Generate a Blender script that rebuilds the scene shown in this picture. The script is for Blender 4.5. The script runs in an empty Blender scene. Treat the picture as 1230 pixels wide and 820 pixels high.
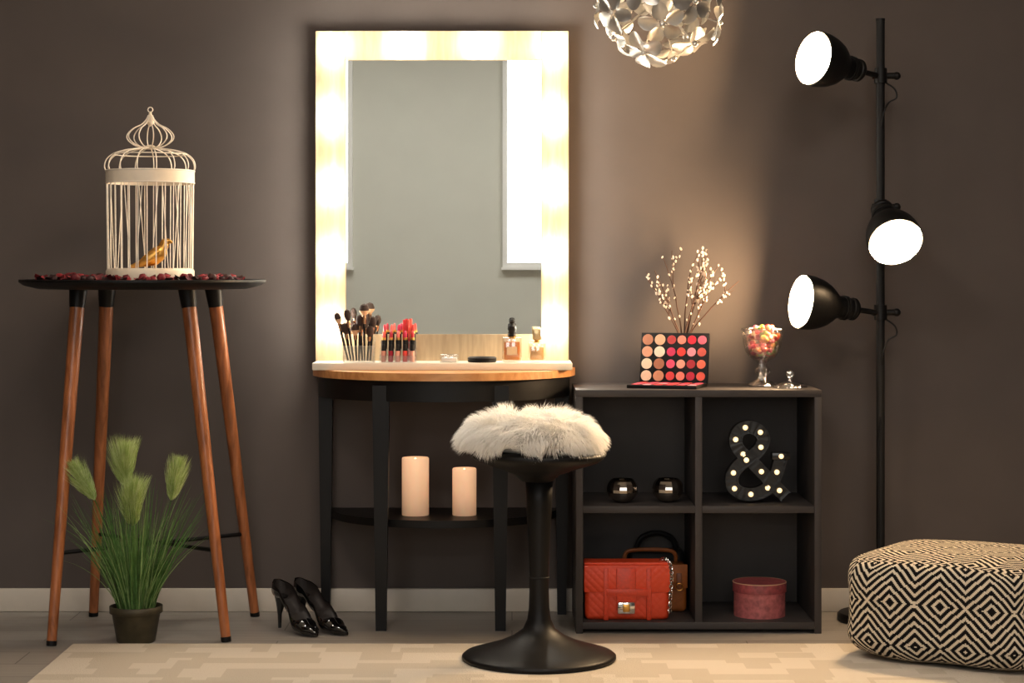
import bpy, bmesh, math, random
from mathutils import Vector, Matrix, noise
random.seed(7)
R=random.random
def U(a,b): return a+(b-a)*random.random()

scn=bpy.context.scene
scn.view_settings.view_transform='Standard'
scn.view_settings.look='None'

# ---------------------------------------------------------------- materials
def lin(c):
    o=[]
    for v in c:
        v=v/255.0
        o.append(v/12.92 if v<=0.04045 else ((v+0.055)/1.055)**2.4)
    return (o[0],o[1],o[2],1.0)
def new_mat(name):
    m=bpy.data.materials.new(name); m.use_nodes=True
    nt=m.node_tree; b=nt.nodes['Principled BSDF']
    return m,nt,b
def mat(name,c,rough=0.5,metal=0.0,var=0.12,scale=30,bump=0.0,emit=None,estr=0.0,sss=0.0,coat=0.0,sheen=0.0,spec=0.5):
    m,nt,b=new_mat(name)
    tc=nt.nodes.new('ShaderNodeTexCoord')
    nz=nt.nodes.new('ShaderNodeTexNoise'); nz.inputs['Scale'].default_value=scale; nz.inputs['Detail'].default_value=4
    nt.links.new(tc.outputs['Object'],nz.inputs['Vector'])
    cr=nt.nodes.new('ShaderNodeValToRGB')
    L=lin(c)
    cr.color_ramp.elements[0].position=0.3; cr.color_ramp.elements[1].position=0.7
    cr.color_ramp.elements[0].color=tuple(v*(1-var) for v in L[:3])+(1,)
    cr.color_ramp.elements[1].color=tuple(min(1,v*(1+var)) for v in L[:3])+(1,)
    nt.links.new(nz.outputs['Fac'],cr.inputs['Fac'])
    nt.links.new(cr.outputs['Color'],b.inputs['Base Color'])
    b.inputs['Roughness'].default_value=rough; b.inputs['Metallic'].default_value=metal
    b.inputs['Coat Weight'].default_value=coat
    b.inputs['Sheen Weight'].default_value=sheen
    b.inputs['Specular IOR Level'].default_value=spec
    if sss>0:
        b.inputs['Subsurface Weight'].default_value=sss
        b.inputs['Subsurface Scale'].default_value=0.01
    if bump>0:
        bp=nt.nodes.new('ShaderNodeBump'); bp.inputs['Strength'].default_value=bump; bp.inputs['Distance'].default_value=0.002
        nt.links.new(nz.outputs['Fac'],bp.inputs['Height']); nt.links.new(bp.outputs['Normal'],b.inputs['Normal'])
    if emit:
        b.inputs['Emission Color'].default_value=emit+(1,); b.inputs['Emission Strength'].default_value=estr
    return m
def wood(name,c1,c2,rough=0.45,scale=(1,1,1),wscale=6,coat=0.0):
    m,nt,b=new_mat(name)
    tc=nt.nodes.new('ShaderNodeTexCoord'); mp=nt.nodes.new('ShaderNodeMapping'); mp.inputs['Scale'].default_value=scale
    nz=nt.nodes.new('ShaderNodeTexNoise'); nz.inputs['Scale'].default_value=wscale; nz.inputs['Detail'].default_value=6; nz.inputs['Distortion'].default_value=0.6
    cr=nt.nodes.new('ShaderNodeValToRGB')
    cr.color_ramp.elements[0].position=0.35; cr.color_ramp.elements[1].position=0.65
    cr.color_ramp.elements[0].color=lin(c1); cr.color_ramp.elements[1].color=lin(c2)
    nt.links.new(tc.outputs['Object'],mp.inputs['Vector']); nt.links.new(mp.outputs['Vector'],nz.inputs['Vector'])
    nt.links.new(nz.outputs['Fac'],cr.inputs['Fac']); nt.links.new(cr.outputs['Color'],b.inputs['Base Color'])
    b.inputs['Roughness'].default_value=rough; b.inputs['Coat Weight'].default_value=coat
    return m
def emis(name,c,s):
    m,nt,b=new_mat(name)
    b.inputs['Base Color'].default_value=(.9,.9,.9,1)
    b.inputs['Emission Color'].default_value=c+(1,); b.inputs['Emission Strength'].default_value=s
    return m
def fibre(name,c,tr=.45,var=.1,scale=60):
    m=bpy.data.materials.new(name); m.use_nodes=True; nt=m.node_tree; nt.nodes.clear()
    o=nt.nodes.new('ShaderNodeOutputMaterial'); mx=nt.nodes.new('ShaderNodeMixShader'); mx.inputs['Fac'].default_value=tr
    d=nt.nodes.new('ShaderNodeBsdfDiffuse'); t=nt.nodes.new('ShaderNodeBsdfTranslucent')
    tc=nt.nodes.new('ShaderNodeTexCoord'); nz=nt.nodes.new('ShaderNodeTexNoise'); nz.inputs['Scale'].default_value=scale
    cr=nt.nodes.new('ShaderNodeValToRGB'); L=lin(c)
    cr.color_ramp.elements[0].position=0.3; cr.color_ramp.elements[1].position=0.7
    cr.color_ramp.elements[0].color=tuple(v*(1-var) for v in L[:3])+(1,)
    cr.color_ramp.elements[1].color=tuple(min(1,v*(1+var)) for v in L[:3])+(1,)
    nt.links.new(tc.outputs['Object'],nz.inputs['Vector']); nt.links.new(nz.outputs['Fac'],cr.inputs['Fac'])
    for s_ in (d,t): nt.links.new(cr.outputs['Color'],s_.inputs['Color'])
    nt.links.new(d.outputs[0],mx.inputs[1]); nt.links.new(t.outputs[0],mx.inputs[2]); nt.links.new(mx.outputs[0],o.inputs['Surface'])
    return m
def clear(name,c=(255,255,255),gl=0.25,edge=0.5,mn=0.10):
    m=bpy.data.materials.new(name); m.use_nodes=True; nt=m.node_tree; nt.nodes.clear()
    o=nt.nodes.new('ShaderNodeOutputMaterial'); mx=nt.nodes.new('ShaderNodeMixShader')
    t=nt.nodes.new('ShaderNodeBsdfTransparent'); g=nt.nodes.new('ShaderNodeBsdfGlossy')
    lw=nt.nodes.new('ShaderNodeLayerWeight'); lw.inputs['Blend'].default_value=edge
    mr=nt.nodes.new('ShaderNodeMapRange'); mr.inputs['To Min'].default_value=mn; mr.inputs['To Max'].default_value=gl+0.4
    nt.links.new(lw.outputs['Facing'],mr.inputs['Value']); nt.links.new(mr.outputs['Result'],mx.inputs['Fac'])
    t.inputs['Color'].default_value=lin(c); g.inputs['Roughness'].default_value=0.1
    nt.links.new(t.outputs[0],mx.inputs[1]); nt.links.new(g.outputs[0],mx.inputs[2]); nt.links.new(mx.outputs[0],o.inputs['Surface'])
    return m

# ---------------------------------------------------------------- mesh builder
def axisM(o,d):
    d=Vector(d).normalized()
    return Matrix.Translation(Vector(o)) @ d.to_track_quat('Z','Y').to_matrix().to_4x4()
class B:
    def __init__(s,name): s.name=name; s.v=[]; s.f=[]; s.mi=[]; s.mats=[]
    def m(s,mt):
        if mt not in s.mats: s.mats.append(mt)
        return s.mats.index(mt)
    def add(s,vs,fs,mt,M=None):
        o=len(s.v); i=s.m(mt)
        if M is not None: vs=[M@Vector(v) for v in vs]
        s.v.extend([tuple(v) for v in vs])
        for f in fs: s.f.append(tuple(o+k for k in f)); s.mi.append(i)
    def box(s,c,size,mt,M=None,bev=0.0,rz=0.0,seg=2):
        bm=bmesh.new(); bmesh.ops.create_cube(bm,size=1)
        bmesh.ops.scale(bm,vec=size,verts=bm.verts)
        if bev>0: bmesh.ops.bevel(bm,geom=bm.edges[:],offset=bev,segments=seg,affect='EDGES',profile=0.5)
        T=Matrix.Translation(Vector(c))@Matrix.Rotation(rz,4,'Z')
        if M is not None: T=M@T
        bm.verts.index_update()
        s.add([v.co.copy() for v in bm.verts],[[v.index for v in f.verts] for f in bm.faces],mt,T); bm.free()
    def b2(s,x0,x1,y0,y1,z0,z1,mt,bev=0.0):
        s.box(((x0+x1)/2,(y0+y1)/2,(z0+z1)/2),(x1-x0,y1-y0,z1-z0),mt,bev=bev)
    def lathe(s,prof,mt,M=None,seg=32,sx=1,sy=1,flute=0,nf=0):
        vs=[];rings=[]
        for r,z in prof:
            if r<1e-6: rings.append([len(vs)]); vs.append((0,0,z))
            else:
                ring=[]
                for k in range(seg):
                    a=2*math.pi*k/seg; rr=r*(1+flute*math.cos(nf*a))
                    ring.append(len(vs)); vs.append((rr*math.cos(a)*sx,rr*math.sin(a)*sy,z))
                rings.append(ring)
        fs=[]
        for A,C in zip(rings,rings[1:]):
            for k in range(seg):
                k2=(k+1)%seg
                if len(A)==1 and len(C)==1: continue
                if len(A)==1: fs.append((A[0],C[k2],C[k]))
                elif len(C)==1: fs.append((A[k],A[k2],C[0]))
                else: fs.append((A[k],A[k2],C[k2],C[k]))
        s.add(vs,fs,mt,M)
    def cyl(s,p0,p1,r0,mt,r1=None,seg=20):
        p0=Vector(p0);p1=Vector(p1); r1=r0 if r1 is None else r1; L=(p1-p0).length
        s.lathe([(0,0),(r0,0),(r1,L),(0,L)],mt,axisM(p0,p1-p0),seg)
    def ball(s,c,r,mt,sx=1,sy=1,sz=1,seg=16,M=None):
        n=max(6,seg//2)
        pr=[(r*math.sin(math.pi*i/n) if 0<i<n else 0,-r*sz*math.cos(math.pi*i/n)) for i in range(n+1)]
        T=Matrix.Translation(Vector(c))
        if M is not None: T=T@M
        s.lathe(pr,mt,T,seg,sx,sy)
    def tube(s,pts,r,mt,seg=8,closed=False,flat=1.0,cap=True):
        P=[Vector(p) for p in pts]; n=len(P)
        rs=r if isinstance(r,(list,tuple)) else [r]*n
        t0=(P[1]-P[0]).normalized(); up=Vector((0,0,1)) if abs(t0.z)<.9 else Vector((1,0,0))
        nrm=(up-t0*up.dot(t0)).normalized(); vs=[]
        for i in range(n):
            if closed: t=(P[(i+1)%n]-P[i-1]).normalized()
            else: t=(P[min(n-1,i+1)]-P[max(0,i-1)]).normalized()
            nrm=(nrm-t*nrm.dot(t)); nrm=nrm.normalized() if nrm.length>1e-6 else Vector((1,0,0))
            bn=t.cross(nrm)
            for k in range(seg):
                a=2*math.pi*k/seg
                vs.append(P[i]+nrm*(math.cos(a)*rs[i])+bn*(math.sin(a)*rs[i]*flat))
        fs=[]
        for i in range(n if closed else n-1):
            j=(i+1)%n
            for k in range(seg):
                k2=(k+1)%seg
                fs.append((i*seg+k,i*seg+k2,j*seg+k2,j*seg+k))
        if cap and not closed:
            fs.append(tuple(range(seg))[::-1]); fs.append(tuple((n-1)*seg+k for k in range(seg)))
        s.add(vs,fs,mt)
    def torus(s,c,R_,r,mt,M=None,seg=24,ts=8,sx=1,sy=1):
        T=Matrix.Translation(Vector(c))
        if M is not None: T=T@M
        vs=[];fs=[]
        for i in range(seg):
            a=2*math.pi*i/seg
            for k in range(ts):
                b=2*math.pi*k/ts; rr=R_+r*math.cos(b)
                vs.append((rr*math.cos(a)*sx,rr*math.sin(a)*sy,r*math.sin(b)))
        for i in range(seg):
            j=(i+1)%seg
            for k in range(ts):
                k2=(k+1)%ts; fs.append((i*ts+k,j*ts+k,j*ts+k2,i*ts+k2))
        s.add(vs,fs,mt,T)
    def prism(s,poly,z0,z1,mt,M=None):
        n=len(poly); vs=[(x,y,z0) for x,y in poly]+[(x,y,z1) for x,y in poly]
        fs=[tuple(range(n))[::-1],tuple(range(n,2*n))]+[(i,(i+1)%n,n+(i+1)%n,n+i) for i in range(n)]
        s.add(vs,fs,mt,M)
    def done(s,ang=38,recalc=True):
        me=bpy.data.meshes.new(s.name); me.from_pydata(s.v,[],s.f)
        for m_ in s.mats: me.materials.append(m_)
        me.polygons.foreach_set('material_index',s.mi)
        me.polygons.foreach_set('use_smooth',[True]*len(s.f))
        if recalc:
            bm=bmesh.new(); bm.from_mesh(me); bmesh.ops.recalc_face_normals(bm,faces=bm.faces); bm.to_mesh(me); bm.free()
        me.update()
        if ang: me.set_sharp_from_angle(angle=math.radians(ang))
        o=bpy.data.objects.new(s.name,me); scn.collection.objects.link(o); return o
def spline(pts,n=6):
    P=[Vector(p) for p in pts]; out=[]
    for i in range(len(P)-1):
        p0=P[max(0,i-1)];p1=P[i];p2=P[i+1];p3=P[min(len(P)-1,i+2)]
        for k in range(n):
            t=k/n
            out.append(0.5*((2*p1)+(p2-p0)*t+(2*p0-5*p1+4*p2-p3)*t*t+(3*p1-p0-3*p2+p3)*t**3))
    out.append(P[-1]); return out

# ---------------------------------------------------------------- common materials
black=mat('black_paint',(12,11,11),0.45,var=.15,spec=.25)
blackmat=mat('black_matte',(18,17,17),0.6,spec=.3)
chrome=mat('chrome',(215,213,210),0.12,1.0,var=.03)
gold=mat('gold_metal',(225,170,88),0.3,1.0,var=.1)
white_wire=mat('cream_painted_wire',(238,226,208),0.45,var=.04)
glass=clear('clear_glass',mn=.18,gl=.4); acry=clear('acrylic',gl=.25,mn=.15)
RX0,RX1,RY0,H=-3.0,3.0,-9.0,3.0

# ---------------------------------------------------------------- room
wallm=mat('taupe_wall_paint',(88,80,76),0.8,var=.05,scale=5,bump=.04,spec=.2)
fwall=mat('light_grey_wall_paint',(206,206,196),0.8,var=.02,scale=4)
ceilm=mat('ceiling_paint',(210,208,203),0.9,var=.02)
def slab(name,x0,x1,y0,y1,z0,z1,m_):
    b=B(name); b.b2(x0,x1,y0,y1,z0,z1,m_); return b.done()
slab('wall_back',RX0-.1,RX1+.1,0,.1,0,H,wallm)
slab('wall_front',RX0-.1,RX1+.1,RY0-.1,RY0,0,H,fwall)
slab('wall_left',RX0-.1,RX0,RY0,0,0,H,wallm)
slab('wall_right',RX1,RX1+.1,RY0,0,0,H,wallm)
slab('ceiling',RX0-.1,RX1+.1,RY0-.1,.1,H,H+.1,ceilm)
fm,nt,bb=new_mat('floor_laminate')
tc=nt.nodes.new('ShaderNodeTexCoord'); br=nt.nodes.new('ShaderNodeTexBrick')
br.inputs['Scale'].default_value=1.0; br.inputs['Brick Width'].default_value=1.3; br.inputs['Row Height'].default_value=.16
br.inputs['Mortar Size'].default_value=.002; br.inputs['Color1'].default_value=lin((166,159,150)); br.inputs['Color2'].default_value=lin((150,143,135)); br.inputs['Mortar'].default_value=lin((98,91,85))
nt.links.new(tc.outputs['Object'],br.inputs['Vector'])
mp=nt.nodes.new('ShaderNodeMapping'); mp.inputs['Scale'].default_value=(1.5,22,1)
nz=nt.nodes.new('ShaderNodeTexNoise'); nz.inputs['Scale'].default_value=3; nz.inputs['Detail'].default_value=6
nt.links.new(tc.outputs['Object'],mp.inputs['Vector']); nt.links.new(mp.outputs['Vector'],nz.inputs['Vector'])
mx=nt.nodes.new('ShaderNodeMixRGB'); mx.blend_type='MULTIPLY'; mx.inputs['Fac'].default_value=.35
nt.links.new(br.outputs['Color'],mx.inputs['Color1']); nt.links.new(nz.outputs['Fac'],mx.inputs['Color2'])
nt.links.new(mx.outputs['Color'],bb.inputs['Base Color']); bb.inputs['Roughness'].default_value=.4
slab('floor',RX0-.1,RX1+.1,RY0-.1,.1,-.1,0,fm)
trim=mat('white_trim_paint',(208,198,184),0.45,var=.02)
def base(name,x0,x1,y0,y1):
    b=B(name); b.b2(x0,x1,y0,y1,0,.07,trim,bev=.004); b.done()
base('baseboard_back',RX0,RX1,-.014,0)
base('baseboard_left',RX0,RX0+.014,RY0,-.014)
base('baseboard_right',RX1-.014,RX1,RY0,-.014)
base('baseboard_front',RX0+.014,RX1-.014,RY0,RY0+.014)
pane=emis('daylight_window_pane',(1.0,.99,.97),5.0)
wfr=mat('window_frame_white',(235,235,232),.4,var=.01)
for i,(x0,x1) in enumerate([(-2.45,-1.195),(-.07,1.2)]):
    b=B('window_%d'%(i+1)); z0,z1=1.05,2.75; y=RY0
    b.b2(x0+.03,x1-.03,y+.005,y+.02,z0+.03,z1-.03,pane)
    for q in [(x0,x0+.035,z0+.035,z1-.035),(x1-.035,x1,z0+.035,z1-.035),(x0,x1,z0,z0+.035),(x0,x1,z1-.035,z1),((x0+x1)/2-.03,(x0+x1)/2+.03,z0+.035,z1-.035)]:
        b.b2(q[0],q[1],y,y+.04,q[2],q[3],wfr)
    b.b2(x0-.01,x1+.01,y,y+.055,z0-.02,z0,wfr)
    b.done()
cp=emis('added_fill_glow',(1.0,.87,.75),16.5)  # warm glow of unseen panels added as fill for floor and furniture
cp2=emis('added_fill_glow_rear',(1.0,.96,.90),17.0)  # added rear pair, lifts the wall that the mirror reflects
for i,(x,y,c_) in enumerate([(-.9,-2.9,cp),(.9,-2.9,cp),(-1.0,-7.2,cp2),(1.0,-7.2,cp2)]):  # four invented fill panels on the ceiling, all out of view
    b=B('added_ceiling_fill_panel'); b.b2(x-.42,x+.42,y-.42,y+.42,H-.05,H,wfr); b.b2(x-.39,x+.39,y-.39,y+.39,H-.056,H-.048,c_); b.done()

# ---------------------------------------------------------------- rug
rm,nt,bb=new_mat('beige_rug_pile')
tc=nt.nodes.new('ShaderNodeTexCoord')
def brick(w,h,off,loc):
    mp=nt.nodes.new('ShaderNodeMapping'); mp.inputs['Location'].default_value=loc
    nt.links.new(tc.outputs['Object'],mp.inputs['Vector'])
    b_=nt.nodes.new('ShaderNodeTexBrick'); b_.inputs['Scale'].default_value=1; b_.inputs['Brick Width'].default_value=w; b_.inputs['Row Height'].default_value=h
    b_.inputs['Mortar Size'].default_value=.0; b_.offset=off; b_.inputs['Color1'].default_value=(0,0,0,1); b_.inputs['Color2'].default_value=(1,1,1,1)
    nt.links.new(mp.outputs['Vector'],b_.inputs['Vector']); return b_
b1=brick(.2,.07,.5,(0,0,0)); b2_=brick(.11,.11,.3,(.07,.03,0))
ad=nt.nodes.new('ShaderNodeMixRGB'); ad.blend_type='MIX'; ad.inputs['Fac'].default_value=.5
nt.links.new(b1.outputs['Color'],ad.inputs['Color1']); nt.links.new(b2_.outputs['Color'],ad.inputs['Color2'])
cr=nt.nodes.new('ShaderNodeValToRGB'); cr.color_ramp.interpolation='CONSTANT'
cr.color_ramp.elements[0].color=lin((200,187,168)); cr.color_ramp.elements[1].position=.52; cr.color_ramp.elements[1].color=lin((214,202,185))
nt.links.new(ad.outputs['Color'],cr.inputs['Fac']); nt.links.new(cr.outputs['Color'],bb.inputs['Base Color']); bb.inputs['Roughness'].default_value=.95
nz=nt.nodes.new('ShaderNodeTexNoise'); nz.inputs['Scale'].default_value=350; nt.links.new(tc.outputs['Object'],nz.inputs['Vector'])
bp=nt.nodes.new('ShaderNodeBump'); bp.inputs['Strength'].default_value=.7; bp.inputs['Distance'].default_value=.004
nt.links.new(nz.outputs['Fac'],bp.inputs['Height']); nt.links.new(bp.outputs['Normal'],bb.inputs['Normal'])
RUGZ=.010
b=B('area_rug'); b.b2(-1.2,1.9,-2.3,-.568,0,RUGZ,rm,bev=.003)
b.done()

# ---------------------------------------------------------------- vanity table (half round)
topw=wood('oak_table_top',(182,122,68),(208,150,94),.4,(2,18,6),5,coat=.1)
def half(cx,a,bb_,n=40,y0=0):
    return [(cx+a*math.cos(math.pi+math.pi*i/n),y0+bb_*math.sin(math.pi+math.pi*i/n)) for i in range(n+1)]
b=B('vanity_table'); cx=-.204
b.prism(half(cx,.394,.37,y0=-.015),.715,.737,topw)
b.prism(half(cx,.378,.352,y0=-.018),.655,.715,black)
b.prism(half(cx,.34,.315,y0=-.02),.293,.315,black)
for x,y,t,bt in [(-.374,-.315,.024,.015),(-.033,-.315,.024,.015),(-.557,-.05,.021,.013),(.149,-.05,.021,.013)]:
    vs=[];
    for z,h in ((0,bt),(.655,t),(.70,t)):
        vs+= [(x-h,y-h,z),(x+h,y-h,z),(x+h,y+h,z),(x-h,y+h,z)]
    fs=[(3,2,1,0),(8,9,10,11)]
    for q in (0,4):
        for k in range(4): fs.append((q+k,q+(k+1)%4,q+4+(k+1)%4,q+4+k))
    b.add(vs,fs,black)
b.done()

# ---------------------------------------------------------------- hollywood vanity mirror
frw=wood('light_birch_frame',(150,128,98),(172,150,118),.5,(10,10,1.2),6,coat=.0)
frl=mat('white_ledge',(225,216,198),.4,var=.02)
mir,nt,bb=new_mat('mirror_silver'); bb.inputs['Base Color'].default_value=(.9,.92,.9,1); bb.inputs['Metallic'].default_value=1; bb.inputs['Roughness'].default_value=.0
bulbm=emis('frosted_bulb_glow',(1.0,.94,.82),88.0)
b=B('hollywood_vanity_mirror')
X0,X1,Z0,Z1=-.586,.169,.757,1.742; ix0,ix1,iz0,iz1=-.496,.087,.838,1.656; yf=-.075; yb=-.002
b.b2(X0,ix0,yf,yb,Z0,Z1,frw,bev=.002); b.b2(ix1,X1,yf,yb,Z0,Z1,frw,bev=.002)
b.b2(ix0,ix1,yf+.0005,yb,iz1,Z1,frw); b.b2(ix0,ix1,yf+.0005,yb,Z0,iz0,frw)
b.b2(ix0-.005,ix1+.005,-.066,-.06,iz0-.005,iz1+.005,mir)
b.b2(-.583,.176,-.205,-.002,.737,.759,frl,bev=.003)
bx=[-.5408,-.322,-.10,.122]; bz=[1.703,1.492,1.281,1.070,.859]
pos=[(x,bz[0]) for x in bx]+[(x,z) for z in bz[1:] for x in (bx[0],bx[3])]
for x,z in pos:
    b.lathe([(.0,0),(.024,0),(.024,.004),(.018,.010),(.016,.026),(0,.026)],frl,axisM((x,yf+.001,z),(0,-1,0)),24)
    b.ball((x,yf-.050,z),.027,bulbm,seg=20)
b.done()

# ---------------------------------------------------------------- makeup items on ledge
LZ=.759
acr_e=acry
b=B('makeup_brush_holder')
x0,x1,y0,y1=-.495,-.402,-.195,-.14
for q in [(x0,x1,y0,y0+.003,LZ,LZ+.05),(x0,x1,y1-.003,y1,LZ,LZ+.075),(x0,x0+.003,y0,y1,LZ,LZ+.06),(x1-.003,x1,y0,y1,LZ,LZ+.06),((x0+x1)/2-.0015,(x0+x1)/2+.0015,y0,y1,LZ,LZ+.055),(x0,x1,y0,y1,LZ,LZ+.004)]:
    b.b2(*q,acr_e)
bh=mat('brush_handle',(25,22,22),.25); fer=mat('brush_ferrule',(190,150,120),.25,1.0)
br1=mat('brush_bristle_dark',(52,36,30),.9,scale=200); br2=mat('brush_bristle_tan',(205,165,130),.9,scale=200)
hs=[.125,.09,.135,.085,.115,.10,.15,.08,.11]
for i in range(9):
    xb=x0+.014+(x1-x0-.028)*i/8; yb_=U(y0+.018,y1-.018); dx=-.20+.32*i/8+U(-.06,.06); h=hs[i]; d=Vector((dx,U(-.05,.0),1)).normalized()
    p=Vector((xb,yb_,LZ+.005)); 
    b.cyl(p,p+d*h*.72,.0026,bh,.004,10)
    b.cyl(p+d*h*.72,p+d*h*.88,.005,fer,.0065,12)
    w=U(.009,.0155)
    M=axisM(p+d*h*.88,d)
    b.lathe([(0.005,0),(w,.012),(w*1.02,.02),(w*.7,.03),(0,.034)],br2 if i%3==0 else br1,M,14)
    if i%3==0: b.lathe([(w*1.0,.014),(w*1.05,.02),(w*.73,.031),(0,.0355)],br1,M,14)
b.done()
b=B('lipstick_stand')
x0,x1=-.388,-.280
lipc=[mat('lip_%d'%i,c,.3) for i,c in enumerate([(190,30,35),(215,70,60),(160,20,45),(225,110,100),(200,45,80)])]
lipn=mat('nude_gloss',(225,160,140),.25)
for r_ in range(3):
    yy=-.2+.028*r_; hh=.02+.02*r_
    b.b2(x0,x1,yy,yy+.003,LZ,LZ+hh,acr_e); b.b2(x0,x1,yy+.003,yy+.028,LZ+hh-.003+.0,LZ+hh,acr_e)
    for k in range(5):
        xx=x0+.012+k*.021; zb=LZ+.002+.018*r_
        if r_==0:
            b.lathe([(0,0),(.007,0),(.007,.032),(.0,.032)],lipc[(k*2)%5] if k%2 else lipn,Matrix.Translation((xx,yy+.014,zb)),12)
            b.lathe([(0,.032),(.0062,.032),(.0062,.05),(0,.05)],blackmat,Matrix.Translation((xx,yy+.014,zb)),12)
        else:
            T=Matrix.Translation((xx,yy+.014,zb+.0))
            b.lathe([(0,0),(.0078,0),(.0078,.045),(.0,.045)],blackmat,T,14)
            b.lathe([(0,.045),(.006,.045),(.006,.052),(0,.052)],gold,T,14)
            b.lathe([(0,.052),(.005,.052),(.005,.064),(.003,.07),(0,.073)],lipc[(k+r_)%5],T,12)
for k in range(2):
    b.lathe([(0,0),(.005,0),(.005,.115),(.004,.12),(0,.12)],lipc[k],Matrix.Translation((-.318+k*.012,-.130,LZ+.004)),10)
b.done()
b=B('clear_trinket_jar')
b.box((-.184,-.17,LZ+.012),(.054,.045,.024),acr_e,bev=.003); b.box((-.184,-.17,LZ+.008),(.045,.038,.012),mat('white_cream',(225,220,212),.5),bev=.002); b.done()
b=B('powder_compact')
b.lathe([(0,0),(.040,0),(.0425,.003),(.0425,.006),(.041,.0075),(.0425,.009),(.0425,.013),(.038,.016),(0,.0165)],black,Matrix.Translation((-.088,-.160,LZ)),40); b.done()
amber=mat('amber_perfume',(205,125,55),.15)
b=B('perfume_bottle')
b.box((0,-.17,LZ+.038),(.058,.026,.074),glass,bev=.006); b.box((0,-.17,LZ+.034),(.046,.016,.054),amber,bev=.004)
b.box((0,-.1836,LZ+.034),(.030,.001,.024),mat('label',(215,190,150),.6))
b.lathe([(.012,.075),(.012,.082),(.009,.084),(.010,.09),(.013,.097),(.012,.106),(.008,.110),(.007,.114),(.0095,.119),(.007,.125),(0,.127)],black,Matrix.Translation((0,-.17,LZ)),20)
b.lathe([(0,.07),(.012,.07),(.012,.078),(0,.078)],gold,Matrix.Translation((0,-.17,LZ)),20)
b.done()
b=B('perfume_flacon')
b.box((.0735,-.165,LZ+.03),(.05,.024,.058),glass,bev=.005); b.box((.0735,-.165,LZ+.026),(.04,.015,.04),mat('pale_perfume',(215,170,105),.15),bev=.003)
b.cyl((.0735,-.165,LZ+.058),(.0735,-.165,LZ+.066),.008,gold)
b.box((.0735,-.165,LZ+.082),(.026,.02,.034),mat('cap_gold',(205,180,135),.25,.6),bev=.004); b.done()

# ---------------------------------------------------------------- candles
b0=[(-.282,.0395,.168),(-.139,.035,.137)]
for x,r,h in b0:
    cm=mat('candle_wax',(240,202,170),.5,var=.04,scale=25,sss=.3)
    nt=cm.node_tree; bb=nt.nodes['Principled BSDF']
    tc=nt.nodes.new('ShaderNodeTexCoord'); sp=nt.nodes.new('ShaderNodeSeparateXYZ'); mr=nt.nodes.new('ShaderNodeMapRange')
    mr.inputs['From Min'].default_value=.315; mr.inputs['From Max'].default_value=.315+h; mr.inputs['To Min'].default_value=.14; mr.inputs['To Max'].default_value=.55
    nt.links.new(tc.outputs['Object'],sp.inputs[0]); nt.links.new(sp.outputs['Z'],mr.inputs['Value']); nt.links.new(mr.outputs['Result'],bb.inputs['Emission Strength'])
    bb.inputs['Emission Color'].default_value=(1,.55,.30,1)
    b=B('pillar_candle')
    b.lathe([(0,0),(r-.001,0),(r,.002),(r,h-.003),(r-.002,h),(r-.005,h-.001),(r-.008,h-.008),(0,h-.012)],cm,Matrix.Translation((x,-.2,.315)),36)
    b.lathe([(0,h-.012),(.0015,h-.012),(.004,h-.006),(.003,h-.003),(0,h-.001)],emis('led_flame',(1,.6,.25),8),Matrix.Translation((x,-.2,.315)),12)
    b.done()

# ---------------------------------------------------------------- cube shelf
sg=mat('dark_grey_laminate',(60,55,53),.5,var=.05,scale=12,spec=.3)
SX0,SX1,SY0,SY1,SH=.181,.877,-.37,-.018,.69
b=B('cube_shelf'); t=.02; mxx=(SX0+SX1)/2
b.b2(SX0,SX1,SY0,SY1,SH-t,SH,sg,.001)
b.b2(SX0,SX0+t,SY0,SY1,.0,SH-t,sg,.001); b.b2(SX1-t,SX1,SY0,SY1,.0,SH-t,sg,.001)
b.b2(SX0+t,SX1-t,SY0+.001,SY1,.012,.032,sg,.001)
b.b2(mxx-.01,mxx+.01,SY0+.002,SY1,.032,SH-t,sg,.001)
b.b2(SX0+t,mxx-.01,SY0+.003,SY1,.341,.361,sg,.001); b.b2(mxx+.01,SX1-t,SY0+.003,SY1,.341,.361,sg,.001)
for a_,c_ in ((SX0+t,mxx-.01),(mxx+.01,SX1-t)):
    for e_,g_ in ((.032,.341),(.361,SH-t)): b.b2(a_,c_,SY1-.006,SY1-.001,e_,g_,sg)
b.done()
ST=SH; S1=.361; S0=.032

# ---------------------------------------------------------------- eyeshadow palette
b=B('eyeshadow_palette')
fw=Vector((-.30,-.954,0)); rt=Vector((.954,-.30,0)); hz=Vector((.472,-.175,ST))
M0=Matrix(((rt.x,-fw.x,0,hz.x),(rt.y,-fw.y,0,hz.y),(0,0,1,hz.z),(0,0,0,1)))
W,D=.205,.150
b.box((0,-D/2,.005),(W,D,.010),black,M0,bev=.002)
tilt=math.radians(-12)
M1=M0@Matrix.Translation((0,0,.008))@Matrix.Rotation(tilt,4,'X')
b.box((0,.005,D/2),(W,.010,D),black,M1,bev=.002)
beig=[(226,190,160),(190,130,95),(232,205,175),(165,105,75),(210,150,120),(240,215,190),(180,120,90),(225,175,140)]
reds=[(214,60,60),(240,130,110),(190,35,60),(235,95,75),(225,80,110),(245,165,140),(170,40,50),(250,120,90),(205,50,90),(230,60,50),(240,150,160),(215,95,80),(180,60,60),(250,140,120),(222,40,60),(235,110,130)]
pm={}
def pan(c):
    if c not in pm: pm[c]=mat('pan_%d_%d_%d'%c,c,.7,var=.06,scale=60)
    return pm[c]
k=0
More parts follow.
